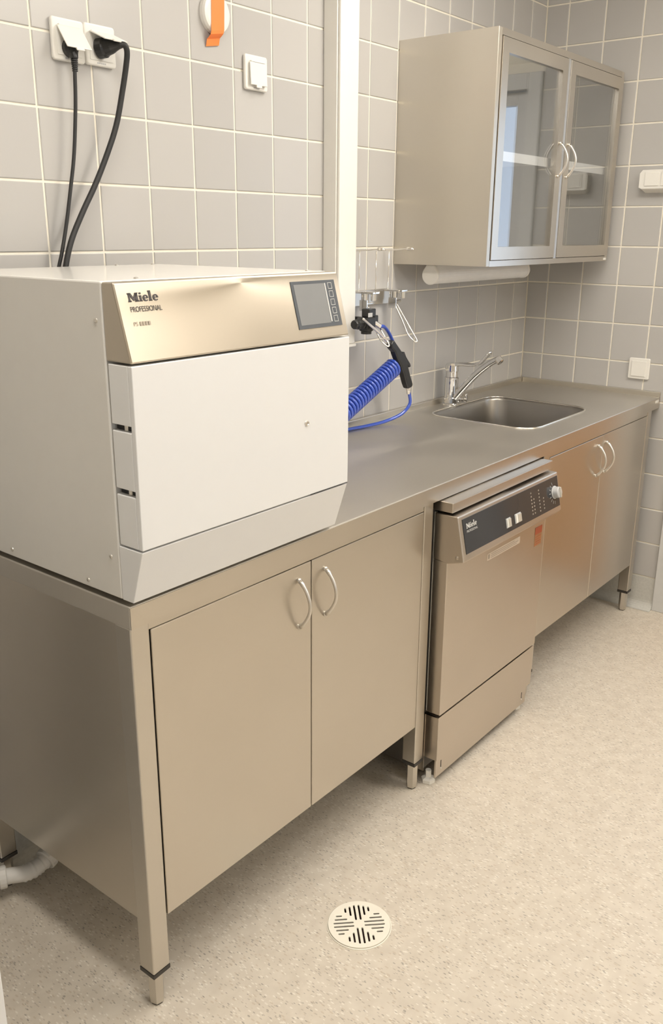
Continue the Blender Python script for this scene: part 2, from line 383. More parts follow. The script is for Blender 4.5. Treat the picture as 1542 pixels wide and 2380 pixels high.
# door in the right wall
def make_door():
    fr = bmesh.new(); fw = .062
    for a, b in ((DY0-fw, DY0), (DY1, DY1+fw)): box(fr, XC-.012, XC+.10, a, b, 0, DZ)
    box(fr, XC-.012, XC+.10, DY1+fw, DY0-fw, DZ-fw, DZ)
    d = struct(obj('door_1', fr, 'frame', bev=.003))
    y0, y1 = DY0-fw-.004, DY1+fw+.004; lf = bmesh.new(); st = .055; zt = DZ-fw-.004
    box(lf, XC+.02, XC+.06, y0-st, y0, .01, zt); box(lf, XC+.02, XC+.06, y1, y1+st, .01, zt)
    box(lf, XC+.02, XC+.06, y1+st, y0-st, zt-.05, zt); box(lf, XC+.02, XC+.06, y1+st, y0-st, .93, .99); box(lf, XC+.02, XC+.06, y1+st, y0-st, .01, .06)
    l = obj('door_leaf', lf, 'leaf', d, bev=.002)
    obj('pane', B(XC+.036, XC+.044, y1+st, y0-st, .99, zt-.05), 'pane', l)
    obj('lower_panel', B(XC+.028, XC+.052, y1+st, y0-st, .06, .93), 'warm_reflect', l)  # unseen beech panel added to give the sink doors an orange reflection
    h = Tb(spline([(XC+.02, y1+.06, 1.03), (XC-.03, y1+.06, 1.03), (XC-.035, y1+.08, 1.03), (XC-.035, y1+.17, 1.03)]), .009, 10)
    obj('handle', h, 'nickel', l, smooth=True)
make_door()

# ceiling lamps
for x, y, wx, wy in ((-.50, -1.25, .15, .62), (1.36, -2.02, .25, .30), (1.02, -.98, .15, .50), (1.36, -3.15, .25, .30)):  # the lamp near the sink is added to brighten wall and worktop there
    which = 'left side over the steriliser' if x < 0 else 'front wall side' if y < -2.5 else 'far right, over the aisle' if y < -1.5 else 'right side, added to brighten the sink wall'
    l = root('ceiling_lamp', (x, y, ZC), 'white ceiling lamp on the %s, out of view overhead' % which, 'lamp', 'ceiling lamps')
    hs = bmesh.new(); box(hs, x-wx-.03, x+wx+.03, y-wy-.03, y+wy+.03, ZC-.06, ZC-.001)
    obj('housing', hs, 'white', l, bev=.005)
    obj('diffuser', B(x-wx, x+wx, y-wy, y+wy, ZC-.072, ZC-.0605), 'lamp', l)

# ------------------------------------------------------------------ cable duct on the back wall
duct = root('cable_duct', (1.018, 0, 1.2), 'tall white cable duct running up the tiled wall', 'cable duct')
obj('channel', B(.970, 1.066, -.050, -.0005, 1.20, ZC-.001), 'plastic', duct, bev=.002)
obj('cover', B(.974, 1.062, -.060, -.0502, 1.20, ZC-.001), 'plastic', duct, bev=.003)
obj('end_cap', B(.969, 1.067, -.061, -.001, 1.190, 1.1995), 'plastic', duct, bev=.002)

# ------------------------------------------------------------------ worktop with sink
wt = root('worktop', (1.02, -.31, H-TK), 'long brushed steel worktop with inset sink and low upstand', 'worktop')
SX0, SX1, SY0, SY1 = 1.452, 1.945, -.505, -.092
def worktop():
    bm = bmesh.new(); x0, x1, y0, y1 = XL, XC-.002, -D, -.002
    outer = [(x0, y0), (x1, y0), (x1, y1), (x0, y1)]; inner = rrect(SX0, SX1, SY0, SY1, .075, 8)
    for z in (H, H-TK):
        es = []
        for loop in (outer, inner):
            vs = [bm.verts.new((a, b, z)) for a, b in loop]
            es += [bm.edges.new((vs[i], vs[(i+1) % len(vs)])) for i in range(len(vs))]
        bmesh.ops.triangle_fill(bm, edges=es, use_beauty=True)
    bm.verts.ensure_lookup_table(); n = 4+len(inner)
    for st, cnt in ((0, 4), (4, len(inner))):
        for i in range(cnt):
            a, b = st+i, st+(i+1) % cnt
            bm.faces.new((bm.verts[a], bm.verts[b], bm.verts[n+b], bm.verts[n+a]))
    return bm
obj('top_sheet', worktop(), 'steel_top', wt, bev=.0025)
obj('front_edge', B(XL+.0005, XC-.0025, -D-.0012, -D+.0006, H-TK+.001, H-.002), 'steel', wt)
u1 = bmesh.new(); box(u1, XL, XC-.002, -.014, -.001, H-.002, H+.020); obj('upstand', u1, 'steel_h', wt, bev=.002)
obj('upstand', B(XC-.0135, XC-.001, -D-.001, -.0145, H-.002, H+.020), 'steel_h', wt, bev=.002)
def bowl():
    bm = bmesh.new(); rings = []
    for ins, r, z in ((-.001, .076, H+.0012), (.002, .074, H+.0004), (.006, .072, H-.010), (.012, .07, H-.10), (.020, .065, H-.150), (.040, .055, H-.172), (.075, .04, H-.178)):
        rings.append([bm.verts.new((a, b, z)) for a, b in rrect(SX0+ins, SX1-ins, SY0+ins, SY1-ins, r, 8)])
    for a, b in zip(rings, rings[1:]):
        for k in range(len(a)): bm.faces.new((a[k], a[(k+1) % len(a)], b[(k+1) % len(a)], b[k]))
    bm.faces.new(rings[-1]); return bm
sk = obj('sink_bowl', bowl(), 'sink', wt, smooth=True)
rim = [(a, b, H+.0012) for a, b in rrect(SX0-.003, SX1+.003, SY0-.003, SY1+.003, .077, 10)]
obj('sink_rim', tube(bmesh.new(), rim+rim[:1], .0034, 8, False), 'wire', wt, smooth=True)
obj('sink_drain', turned([(0, .045), (.004, .043), (.005, .035), (.002, .03), (.002, .001)], (1.70, -.30, H-.1795), (0, 0, 1), 28), 'chrome', sk, smooth=False)
obj('maker_label', B(2.318, 2.352, -D-.0022, -D-.0012, H-.018, H-.008), 'plastic', wt)

# ------------------------------------------------------------------ base cabinets
LW = .0425; YL = -D+.006; ZB = H-TK
def leg(parent, x, y0, y1):
    l = obj('leg', B(x, x+LW, y0, y1, .0945, ZB-.0005), 'steel_leg', parent, bev=.0025)
    obj('cap', B(x-.0005, x+LW+.0005, y0-.0005, y1+.0005, .085, .0944), 'cap', l)
    cx, cy = x+LW/2, (y0+y1)/2
    f = obj('foot', turned([(0, .0125), (.003, .0150), (.018, .0162), (.020, .0165), (.0849, .0165)], (cx, cy, .002), (0, 0, 1), 6), 'steel_leg', l)
    obj('foot_pad', turned([(0, .0125), (.0035, .0132)], (cx, cy, .0002), (0, 0, 1), 6), 'cap', l)
def bow_handle(parent, x, z0, z1, y, out=.030, r=.0042):
    """slim bow handle standing out of a door"""
    zc = (z0+z1)/2; hh = (z1-z0)/2; pts = []; rr = []
    for k in range(17):
        t = -1+2*k/16
        pts.append((x, y-.004-out*math.cos(t*PI/2)**.85, zc+hh*t)); rr.append(r*(1.0 if abs(t) < .85 else 1.25))
    bm = tube(bmesh.new(), pts, rr, 10)
    for z in (z0, z1): tube(bm, [(x, y+.001, z), (x, y-.006, z)], [.0062, .0052], 12)
    return obj('handle', bm, 'nickel', parent, smooth=True)
def base_cabinet(x0, x1, label, doors, left_panel, right_panel, hz):
    c = root('base_cabinet', ((x0+x1)/2, -.3, 0), label, 'cabinet', 'steel base cabinets')
    for x in (x0, x1-LW):
        leg(c, x, YL, YL+LW); leg(c, x, -.06, -.06+LW)
    ca = bmesh.new(); z0 = .2165
    box(ca, x0+.03, x1-.03, YL+.028, -.03, z0, z0+.016); box(ca, x0+.03, x1-.03, -.046, -.0301, z0+.0161, ZB-.001)
    obj('carcass', ca, 'steel_in', c)
    obj('top_rail', B(x0+LW+.0005, x1-LW-.0005, YL+.003, YL+.03, ZB-.0165, ZB-.0005), 'steel', c)
    if left_panel: obj('end_panel', B(x0+.004, x0+.022, YL+LW+.001, -.0605, .212, ZB-.001), 'steel', c, bev=.001)
    if right_panel: obj('end_panel', B(x1-.022, x1-.004, YL+LW+.001, -.0605, .212, ZB-.001), 'steel', c, bev=.001)
    for (a, b), hx in zip(doors, hz):
        d = obj('door', B(a, b, YL, YL+.020, .2168, .8505), 'steel', c, bev=.0018)
        bow_handle(d, hx, .708, .818, YL)
    return c
base_cabinet(-.3237, .6786, 'steel base cabinet under the white steriliser, nearest the viewer', [(-.2775, .1765), (.1795, .6328)], True, True, (.133, .224))
base_cabinet(1.3352, 2.311, 'steel base cabinet under the sink in the far corner', [(1.3805, 1.8215), (1.8245, 2.2645)], True, True, (1.778, 1.853))

# ------------------------------------------------------------------ dishwasher
def dishwasher():
    X0, X1 = .7015, 1.2995
    d = root('dishwasher', ((X0+X1)/2, -.32, 0), 'steel front-loading dishwasher with black control strip under the worktop', 'dishwasher')
    obj('body', B(X0, X1, -.598, -.05, .035, .8350), 'steel_dk', d, bev=.002)
    obj('seal', B(X0+.010, X0+.016, -.603, -.5985, .24, .83), 'plastic', d)
    obj('seal', B(X0+.020, X0+.030, -.6028, -.5985, .24, .83), 'rubber', d)
    obj('trim_strip', B(X0-.004, X0-.0003, -.597, -.589, .24, .833), 'plastic', d)
    obj('trim_strip', B(X0-.003, X0-.0003, -.566, -.555, .24, .833), 'nickel', d)
    lid = bmesh.new(); box(lid, X0, X1, -.659, -.05, .8385, .8655); obj('lid', lid, 'steel_dw', d, bev=.0015)
    # tilted control fascia
    prof = [(-.606, .8315), (-.6766, .8315), (-.7013, .7125), (-.6985, .7090), (-.652, .6960), (-.606, .700)]
    cp = obj('control_panel', prism(bmesh.new(), prof, 0, X0-.001, X1+.001), 'steel_dw', d, bev=.003, seg=3)
    v = Vector((0, -.6766+.7013, .8315-.7125)).normalized()
    fr = Frame((X0, -.7013, .7125), (1, 0, 0), v); Ls = .1215
    fas = obj('fascia', fr.rect(.016, .592, .017, Ls-.010, -.001, .0012), 'fascia', cp)
    logo_on('lettering', fr, .031, .083, .055, .016, 'pale', fas, .0016)
    text_on('lettering', 'PROFESSIONAL', fr, .031, .072, .057, .0065, 'pale', fas, .0016)
    for a in (.245, .298):
        wd = .030 if a > .27 else .020
        bz = obj('button_frame', fr.rect(a-.003, a+wd+.003, .030, .058, .001, .003), 'grey_pl', fas, bev=.0008)
        obj('button', fr.rect(a+wd*.35, a+wd, .032, .056, .003, .007), 'button', fas, bev=.001)
        obj('button_lamp', fr.rect(a, a+wd*.33, .032, .056, .003, .005), 'plastic', fas)
    # programme dial with printed scale
    kc = fr.p(.562, .064)
    obj('dial', turned([(.001, .0205), (.003, .0205), (.004, .0180), (.018, .0172), (.020, .0155), (.020, .001)], kc, fr.n, 32), 'grey_pl', fas, smooth=False)
    obj('dial_grip', fr.rect(.559, .565, .048, .080, .020, .0245), 'button', fas, bev=.001)
    bm = bmesh.new()
    for k in range(8):
        t = math.radians(112+k*22); c0, s0 = math.cos(t), math.sin(t)
        q = [(.562+c0*.026-s0*.0006, .064+s0*.026+c0*.0006), (.562+c0*.026+s0*.0006, .064+s0*.026-c0*.0006), (.562+c0*.036+s0*.0006, .064+s0*.036-c0*.0006), (.562+c0*.036-s0*.0006, .064+s0*.036+c0*.0006)]
        bm.faces.new([bm.verts.new(fr.p(a, b, .0016)) for a, b in q])
    obj('dial_scale', bm, 'pale', fas)
    bm = bmesh.new()
    for a, b0, n in ((.405, .030, 7), (.420, .030, 5), (.455, .028, 7), (.482, .030, 4)):
        for k in range(n):
            z = b0+k*.0105; bm.faces.new([bm.verts.new(fr.p(*q, .0016)) for q in ((a, z), (a+.006, z), (a+.006, z+.0045), (a, z+.0045))])
    ps = obj('printed_symbols', bm, 'faint', fas); ps['kind'] = 'stuff'
    screw('screw', (X0-.001, -.680, .7200), (-1, 0, 0), .005, cp, 'steel_dw')
    dr = obj('door', B(X0, X1, -.651, -.606, .2345, .6985), 'steel_dw', d, bev=.002)
    obj('inner_edge', B(X0+.002, X0+.012, -.6059, -.604, .236, .69), 'plastic', dr)
    # stickers on the door
    df = Frame((X0, -.651, .2345), (1, 0, 0), (0, 0, 1))
    s1 = obj('notice_label', df.rect(.222, .425, .404, .426, .0001, .0006), 'label', dr)
    bm = bmesh.new()
    for k, (a0, a1) in enumerate(((.245, .405), (.245, .415), (.245, .39))):
        df.rect(a0, a1, 0.408+k*.0055, .4098+k*.0055, .0007, .0008, bm)
    df.rect(.228, .236, .408, .422, .0007, .0008, bm)
    obj('print', bm, 'faint', s1)
    s2 = obj('warning_label', df.rect(.530, .578, .361, .424, .0001, .0006), 'tan', dr)
    bm = bmesh.new(); df.rect(.530, .578, .400, .424, .0007, .0010, bm); obj('label_header', bm, 'redlabel', s2)
    bm = bmesh.new()
    for k in range(4): df.rect(.534, .572, .366+k*.008, .3685+k*.008, .0007, .0009, bm)
    obj('print', bm, 'redlabel', s2)
    kp = bmesh.new(); box(kp, X0+.001, X1-.001, -.647, -.640, .085, .2255); box(kp, X0+.001, X0+.004, -.640, -.600, .085, .2255); box(kp, X1-.004, X1-.001, -.640, -.600, .085, .2255)
    box(kp, X0+.001, X1-.001, -.640, -.600, .2235, .2255)
    k1 = obj('kick_panel', kp, 'steel_dw', d)
    k2 = obj('base_panel', B(X0+.001, X1-.03, -.6455, -.6405, .028, .0848), 'steel_dw', d)
    for x in (X0+.028, X1-.06):
        obj('slot', B(x, x+.003, -.6461, -.6454, .052, .074), 'dark', k2); screw('screw', (x+.0015, -.6456, .048), (0, -1, 0), .0035, k2)
    for x in (X0+.012, X1-.045):
        for y in (-.615, -.10):
            obj('foot', turned([(0, .021), (.010, .021), (.014, .016), (.016, .009), (.038, .009)], (x, y, .0005), (0, 0, 1), 6), 'plastic', d)
    obj('side_frame', B(X0-.001, X0+.003, -.604, -.55, .036, .224), 'steel_dw', d)
dishwasher()

# ------------------------------------------------------------------ steriliser (white bench-top autoclave)
def steriliser():
    X0, X1 = -.3261, .2389; Y0 = -.602; YP = -.665; ZT = 1.4634; ZP = 1.3379; ZD = 1.0242; Zb = H+.010
    a = root('steriliser', ((X0+X1)/2, -.33, H), 'large white bench-top steriliser with slanted steel control fascia', 'steriliser')
    obj('casing', B(X0, X1, Y0, -.085, Zb, ZT), 'white_shaded', a, bev=.003)
    for x in (X0+.04, X1-.04):
        for y in (-.56, -.13):
            obj('foot', turned([(0, .018), (.0095, .016)], (x, y, H+.0003), (0, 0, 1), 14), 'rubber', a)
    # steel fascia
    fp = [(Y0-.0006, ZT-.001), (-.6308, ZT-.001), (YP, ZP+.001), (Y0-.0006, ZP+.001)]
    f = obj('fascia', prism(bmesh.new(), fp, 0, X0+.001, X1-.001), 'steel_panel', a, bev=.003, seg=3)
    v = Vector((0, -.6308-YP, ZT-ZP-.002)).normalized(); fr = Frame((X0, YP, ZP+.001), (1, 0, 0), v)
    Ls = math.hypot(-.6308-YP, ZT-ZP-.002)
    dsp = obj('display', fr.rect(.414, .547, .022, .113, -.001, .0014), 'bezel', f)
    obj('screen', fr.rect(.421, .513, .029, .107, .0014, .0018), 'screen', dsp)
    obj('divider_line', fr.rect(.514, .517, .031, .107, .0014, .0020), 'pale', dsp)
    for k in range(5):
        b0 = .0300+k*.0163; bm = bmesh.new(); s = .0125; e = .0009; A = .5240
        fr.rect(A, A+s, b0, b0+e, .0014, .002, bm); fr.rect(A, A+s, b0+s-e, b0+s, .0014, .002, bm); fr.rect(A, A+e, b0, b0+s, .0014, .002, bm); fr.rect(A+s-e, A+s, b0, b0+s, .0014, .002, bm)
        obj('key', bm, 'pale', dsp)
    logo_on('lettering', fr, .024, .0965, .062, .0165, 'grey_ink', f, .0008)
    text_on('lettering', 'PROFESSIONAL', fr, .0245, .0805, .064, .0085, 'grey_ink', f, .0008)
    text_on('lettering', 'PS', fr, .0245, .0585, .008, .0065, 'faint', f, .0008)
    bm = bmesh.new()
    for k in range(4): fr.rect(.0365+k*.0058, .0405+k*.0058, .0585, .0648, .0004, .0008, bm)
    obj('model_print', bm, 'faint', f)
    # door with hinge slots on its left cheek
    dm = bmesh.new(); zs = (1.1175, 1.2270); sl = .0105
    box(dm, X0+.030, X1, YP+.0105, Y0-.004, ZD+.002, ZP-.0025)
    for z0, z1 in ((ZD+.002, zs[0]), (zs[0]+sl, zs[1]), (zs[1]+sl, ZP-.0025)): box(dm, X0+.001, X0+.030, YP+.0105, Y0-.004, z0, z1)
    box(dm, X0+.001, X1, YP, YP+.0104, ZD+.002, ZP-.0025)
    dr = obj('door', dm, 'white', a, bev=.0015)
    for z in zs:
        h = obj('hinge', B(X0+.010, X0+.030, Y0-.050, Y0-.006, z+.001, z+sl-.001), 'dark', dr)  # dark block fills the slot to stand in for its shade
        obj('hinge_pin', cyl((X0+.012, Y0-.030, z+.0005), (X0+.012, Y0-.030, z+sl-.0005), .005, 12), 'nickel', h)
    obj('lock', turned([(0, .006), (.0025, .0055), (.003, .004), (.0015, .003), (.0015, .0003)], (.102, YP, 1.177), (0, -1, 0), 18), 'nickel', dr)
    obj('door_gap', B(.115, X1-.001, YP-.0003, YP+.002, ZD+.0015, ZD+.0022), 'dark', dr)
    # tapered lower panel
    lp = [(Y0-.0006, Zb), (-.6316, Zb), (YP+.001, ZD-.0012), (Y0-.0006, ZD-.0012)]
    obj('lower_panel', prism(bmesh.new(), lp, 0, X0+.0005, X1-.0005), 'white', a, bev=.0015)
    for y, z in ((-.585, 1.402), (-.579, .998), (-.508, .936), (-.265, .938), (-.30, 1.402)): screw('screw', (X0, y, z), (-1, 0, 0), .0042, a)
    for x, y in ((-.232, -.575), (.21, -.575), (.205, -.105), (.10, -.105), (-.25, -.105)): screw('screw', (x, y, ZT), (0, 0, 1), .0042, a)
steriliser()

# ------------------------------------------------------------------ wall cabinet with glass doors
def wall_cabinet():
    X0, X1, Z0, Z1, YD = 1.3517, 2.3342, 1.4360, 2.1186, -.3554; t = .022
    XM = 1.8491
    c = root('wall_cabinet', ((X0+X1)/2, -.18, Z0), 'steel wall cabinet with two glass doors above the sink', 'cabinet')
    obj('side_panel', B(X0, X0+t, YD, -.001, Z0, Z1), 'steel_h', c, bev=.0015)
    obj('side_panel', B(X1-t, X1, YD, -.001, Z0, Z1), 'steel_h', c, bev=.0015)
    obj('top_panel', B(X0+t+.0002, X1-t-.0002, YD, -.001, Z1-.020, Z1), 'steel', c)
    obj('bottom_panel', B(X0+t+.0002, X1-t-.0002, YD, -.001, Z0, Z0+.018), 'steel', c)
    obj('back_panel', B(X0+t+.0002, X1-t-.0002, -.012, -.001, Z0+.0182, Z1-.0202), 'inside', c)
    obj('mullion', B(XM-.011, XM+.011, YD, YD+.30, Z0+.0182, Z1-.0202), 'steel_in', c)
    for a, b in ((X0+t+.001, XM-.0115), (XM+.0115, X1-t-.001)):
        s = obj('shelf', B(a, b, -.318, -.013, 1.766, 1.770), 'inside', c)
        obj('shelf_lip', B(a, b, -.322, -.3182, 1.758, 1.787), 'plastic', s)
    for (a, b), hx in (((X0+t+.003, XM-.0125), 1.815), ((XM+.0125, X1-t+.012), 1.884)):
        fr = bmesh.new(); st = .040; z0, z1 = Z0+.0205, Z1-.0225; y0, y1 = YD-.003, YD+.017
        if b > 2.2: b = X1-.006
        for p in ((a, a+st, z0, z1), (b-st, b, z0, z1), (a+st, b-st, z0, z0+st), (a+st, b-st, z1-st, z1)): box(fr, p[0], p[1], y0, y1, p[2], p[3])
        d = obj('door', fr, 'steel', c)
        obj('pane', B(a+st, b-st, YD+.004, YD+.008, z0+st, z1-st), 'glass', d)
        bow_handle(d, hx, 1.727, 1.833, y0, .028, .0038)
    obj('maker_label', B(2.300, 2.326, YD-.0007, YD-.0001, Z0+.004, Z0+.012), 'plastic', c)
wall_cabinet()
ul = root('under_cabinet_lamp', (1.74, -.12, 1.37), 'white tubular lamp fixed under the wall cabinet, switched off', 'lamp')
prof = [(-.12+.031*math.cos(t), 1.4025+.031*math.sin(t)) for t in [math.radians(-90+a) for a in range(-120, 121, 15)]]
prof = [(-.105, 1.4352)]+[(-.12+.031*math.sin(math.radians(a)), 1.4025-.031*math.cos(math.radians(a))) for a in range(130, -131, -13)]+[(-.135, 1.4352)]
obj('diffuser_tube', prism(bmesh.new(), prof, 0, 1.408, 2.066), 'tube', ul)
for a, b in ((1.396, 1.4078), (2.0662, 2.082)):
    obj('end_cap', prism(bmesh.new(), [(-.12+(y+.12)*1.04, 1.4352+(z-1.4352)*1.03) for y, z in prof], 0, a, b), 'plastic', ul, bev=.004)

# ------------------------------------------------------------------ tap
def tap():
    bx, by = 1.677, -.058
    t = root('mixer_tap', (bx, by, H), 'chrome single-lever mixer tap behind the sink', 'tap')
    z = H+.0005
    obj('body', turned([(0, .031), (.006, .031), (.008, .027), (.028, .0265), (.030, .0255), (.100, .0255), (.102, .0265), (.104, .0265), (.106, .0245)], (bx, by, z), (0, 0, 1), 32), 'chrome', t, smooth=False)
    obj('cartridge', turned([(0, .0225), (.020, .0225), (.022, .0255), (.045, .025), (.052, .021), (.054, .001)], (bx, by, z+.1062), (0, 0, 1), 32), 'chrome', t, smooth=False)
    sp = spline([(bx, by-.018, z+.030), (bx+.001, by-.045, z+.062), (bx+.002, by-.095, z+.118), (bx+.003, by-.150, z+.166), (bx+.003, by-.190, z+.190)], 8)
    s = obj('spout', tube(bmesh.new(), sp, [.0158-.0052*i/(len(sp)-1) for i in range(len(sp))], 16), 'chrome', t, smooth=True)
    obj('aerator', turned([(0, .0115), (.002, .0142), (.022, .0142), (.024, .011), (.022, .001)], (bx+.003, by-.184, z+.1935), (.0, -.75, -.66), 8), 'chrome', s)
    lv = spline([(bx, by-.005, z+.150), (bx, by-.040, z+.157), (bx, by-.085, z+.158), (bx, by-.115, z+.166), (bx, by-.140, z+.192), (bx, by-.152, z+.205)], 6)
    bm = bmesh.new()
    for sgn in (-1, 1):
        tube(bm, [(p.x+sgn*(.010 if i > 3 else .006), p.y, p.z) for i, p in enumerate(lv)], [.0085-.004*min(1, i/14) for i in range(len(lv))], 8)
    tube(bm, spline([(lv[-1].x-.010, lv[-1].y, lv[-1].z), (lv[-1].x-.006, lv[-1].y-.006, lv[-1].z+.006), (lv[-1].x+.006, lv[-1].y-.006, lv[-1].z+.006), (lv[-1].x+.010, lv[-1].y, lv[-1].z)], 4), .0042, 8)
    obj('lever', bm, 'chrome', t, smooth=True)
    v = obj('side_valve', turned([(0, .011), (.012, .011), (.014, .008), (.026, .008), (.028, .012), (.036, .012), (.038, .009)], (bx+.012, by-.020, z+.020), (.45, -.85, 0), 16), 'chrome', t, smooth=False)
    obj('valve_wing', B(bx+.026, bx+.031, by-.056, by-.046, z+.018, z+.044), 'chrome', v, bev=.002)
tap()

# ------------------------------------------------------------------ wall dispenser brackets
dp = root('dispenser_rack', (1.2, -.006, 1.31), 'steel rack plate on the tiles beside the cable duct', 'rack')
obj('plate', B(1.115, 1.320, -.010, -.0005, 1.308, 1.357), 'steel_leg', dp, bev=.001)
for x in (1.19, 1.26): screw('screw', (x, -.010, 1.345), (0, -1, 0), .004, dp)
def dispenser(x, lever_dx, label):
    d = root('elbow_dispenser', (x, -.012, 1.30), label, 'dispenser', 'wire elbow dispensers')
    obj('clamp', turned([(0, .013), (.030, .013), (.031, .010), (.046, .009), (.047, .004)], (x+.012, -.040, 1.352), (0, 0, -1), 16), 'chrome', d)
    obj('clamp', turned([(0, .010), (.026, .010)], (x+.014, -.072, 1.355), (0, 0, -1), 16), 'chrome', d)
    obj('bracket', B(x-.008, x+.026, -.085, -.0105, 1.350, 1.3565), 'chrome', d, bev=.001)
    obj('pivot', cyl((x-.004, -.052, 1.318), (x+.030, -.052, 1.318), .005, 12), 'chrome', d)
    obj('pivot_tab', B(x-.006, x-.003, -.060, -.030, 1.296, 1.330), 'chrome', d)
    L = [(x+.006, -.045, 1.312), (x+.008, -.075, 1.262), (x+.010, -.100, 1.215), (x+.012, -.118, 1.196)]
    R = [(x+.018, -.045, 1.312), (x+.024, -.078, 1.262), (x+.026, -.112, 1.215), (x+.024, -.130, 1.192)]
    bm = tube(bmesh.new(), spline(L+[(x+.018, -.128, 1.188)]+R[::-1], 6), .0029, 6); obj('lever_loop', bm, 'wire', d, smooth=True)
    for yy in ((-.022, -.085) if lever_dx else (-.022,)):
        obj('rod', cyl((x+(.0 if yy > -.05 else .006), yy, 1.352), (x+(.002 if yy > -.05 else .006), yy, 1.482), .0016, 6), 'wire', d, smooth=True)
    bm = tube(bmesh.new(), spline([(x+.002, -.006, 1.482), (x+.002, -.05, 1.484), (x+.003, -.085, 1.487), (x+.003, -.118, 1.486)], 6), .0020, 6)
    obj('top_arm', bm, 'wire', d, smooth=True)
    obj('arm_tip', turned([(0, .002), (.004, .006), (.012, .006), (.022, .004), (.026, .001)], (x+.003, -.090, 1.4885), (0, -1, -.02), 10), 'wire', d, smooth=True)
dispenser(1.128, True, 'wire elbow dispenser bracket next to the white cable duct')
dispenser(1.292, False, 'wire elbow dispenser bracket below the wall cabinet corner')

# ------------------------------------------------------------------ compressed air: regulator, hose, gun
def regulator():
    x, y, z = 1.085, -.090, 1.268
    r = root('air_regulator', (x, -.005, z), 'black compressed-air regulator with ribbed knob by the cable duct', 'regulator')
    obj('body', B(x-.028, x+.020, y-.020, y+.022, z-.022, z+.014), 'black', r, bev=.004)
    obj('bonnet', turned([(0, .022), (.012, .022), (.014, .017), (.022, .017)], (x-.004, y, z-.016), (0, 0, -1), 8), 'black', r)
    k = obj('knob', turned([(0, .019), (.010, .020), (.012, .017), (.030, .0165), (.032, .014), (.046, .0145), (.050, .012), (.050, .001)], (x-.027, y, z-.004), (-1, -.10, 0), 12), 'black', r)
    obj('top_block', B(x-.010, x+.028, y-.014, y+.016, z+.0141, z+.040), 'black', r, bev=.003)
    obj('label_plate', B(x-.024, x-.002, y-.0215, y-.0202, z+.016, z+.029), 'grey_pl', r)
    obj('outlet', B(x+.0202, x+.045, y-.012, y+.014, z-.006, z+.018), 'black', r, bev=.003)
    obj('fitting', cyl((x+.030, y-.004, z-.004), (x+.052, y-.012, z-.018), .009, 10), 'nickel', r)
    obj('wall_bracket', B(x-.006, x+.018, y+.0222, -.0005, z-.006, z+.012), 'black', r)
regulator()
def air_gun():
    g = root('air_gun', (1.28, -.115, 1.05), 'black air blow gun hanging by its nozzle in front of the tiles', 'air gun')
    y = -.118
    # outline of the gun in the x-z plane, seen from the front
    out = [(1.166, 1.192), (1.182, 1.206), (1.225, 1.168), (1.262, 1.130), (1.285, 1.080), (1.304, 1.046), (1.300, 1.036), (1.276, 1.032), (1.264, 1.050), (1.244, 1.090), (1.226, 1.118), (1.206, 1.140), (1.190, 1.165), (1.172, 1.178)]
    obj('body', prism(bmesh.new(), out, 1, y-.012, y+.012), 'black', g, bev=.006, seg=3)
    tr = [(1.236, 1.160), (1.250, 1.160), (1.262, 1.142), (1.288, 1.116), (1.292, 1.106), (1.282, 1.104), (1.262, 1.122), (1.242, 1.146)]
    obj('trigger', prism(bmesh.new(), tr, 1, y-.008, y+.006), 'black', g, bev=.002)
    n = [(1.020, y-.004, 1.283), (1.060, y, 1.262), (1.120, y, 1.228), (1.176, y, 1.190)]
    obj('nozzle', tube(bmesh.new(), spline(n, 6), [.0038+.0012*min(1, i/6) for i in range(19)], 10), 'wire', g, smooth=True)
    obj('fitting', turned([(0, .008), (.008, .009), (.012, .007), (.024, .006)], (1.290, y, 1.036), (.12, 0, -1), 10), 'nickel', g)
air_gun()
def hose():
    h = root('air_hose', (1.1, -.1, H), 'translucent blue air hose with a coiled middle, behind the steriliser', 'hose')
    y = -.112
    a = spline([(1.137, -.102, 1.250), (1.165, -.100, 1.246), (1.205, -.092, 1.222), (1.245, -.085, 1.182), (1.272, -.084, 1.140), (1.268, -.086, 1.118), (1.245, -.095, 1.118), (1.222, -.10, 1.128)], 8)
    obj('feed', Tb(a, .0058, 10), 'hose', h, smooth=True)
    p0, p1 = Vector((1.212, y, 1.114)), Vector((.86, y, .968)); d = (p1-p0).normalized(); s = d.cross(Vector((0, 1, 0))).normalized(); u = Vector((0, 1, 0))
    turns = 25; n = turns*14; L = (p1-p0).length; path = []
    for i in range(n+1):
        t = i/n; ang = 2*PI*turns*t; path.append(p0+d*L*t+.0265*(s*math.cos(ang)+u*math.sin(ang)))
    obj('coil', Tb(path, .0054, 8), 'hose', h, smooth=True)
    b = spline([path[-1], (.82, -.10, .945), (.84, -.06, .9195), (.93, -.048, .9192), (1.04, -.048, .9192), (1.13, -.062, .9192), (1.205, -.085, .926), (1.270, -.108, .945), (1.303, -.118, .975), (1.300, -.118, 1.008), (1.2935, -.118, 1.018)], 8)
    obj('tail', Tb(b, .0056, 10), 'hose', h, smooth=True)
hose()

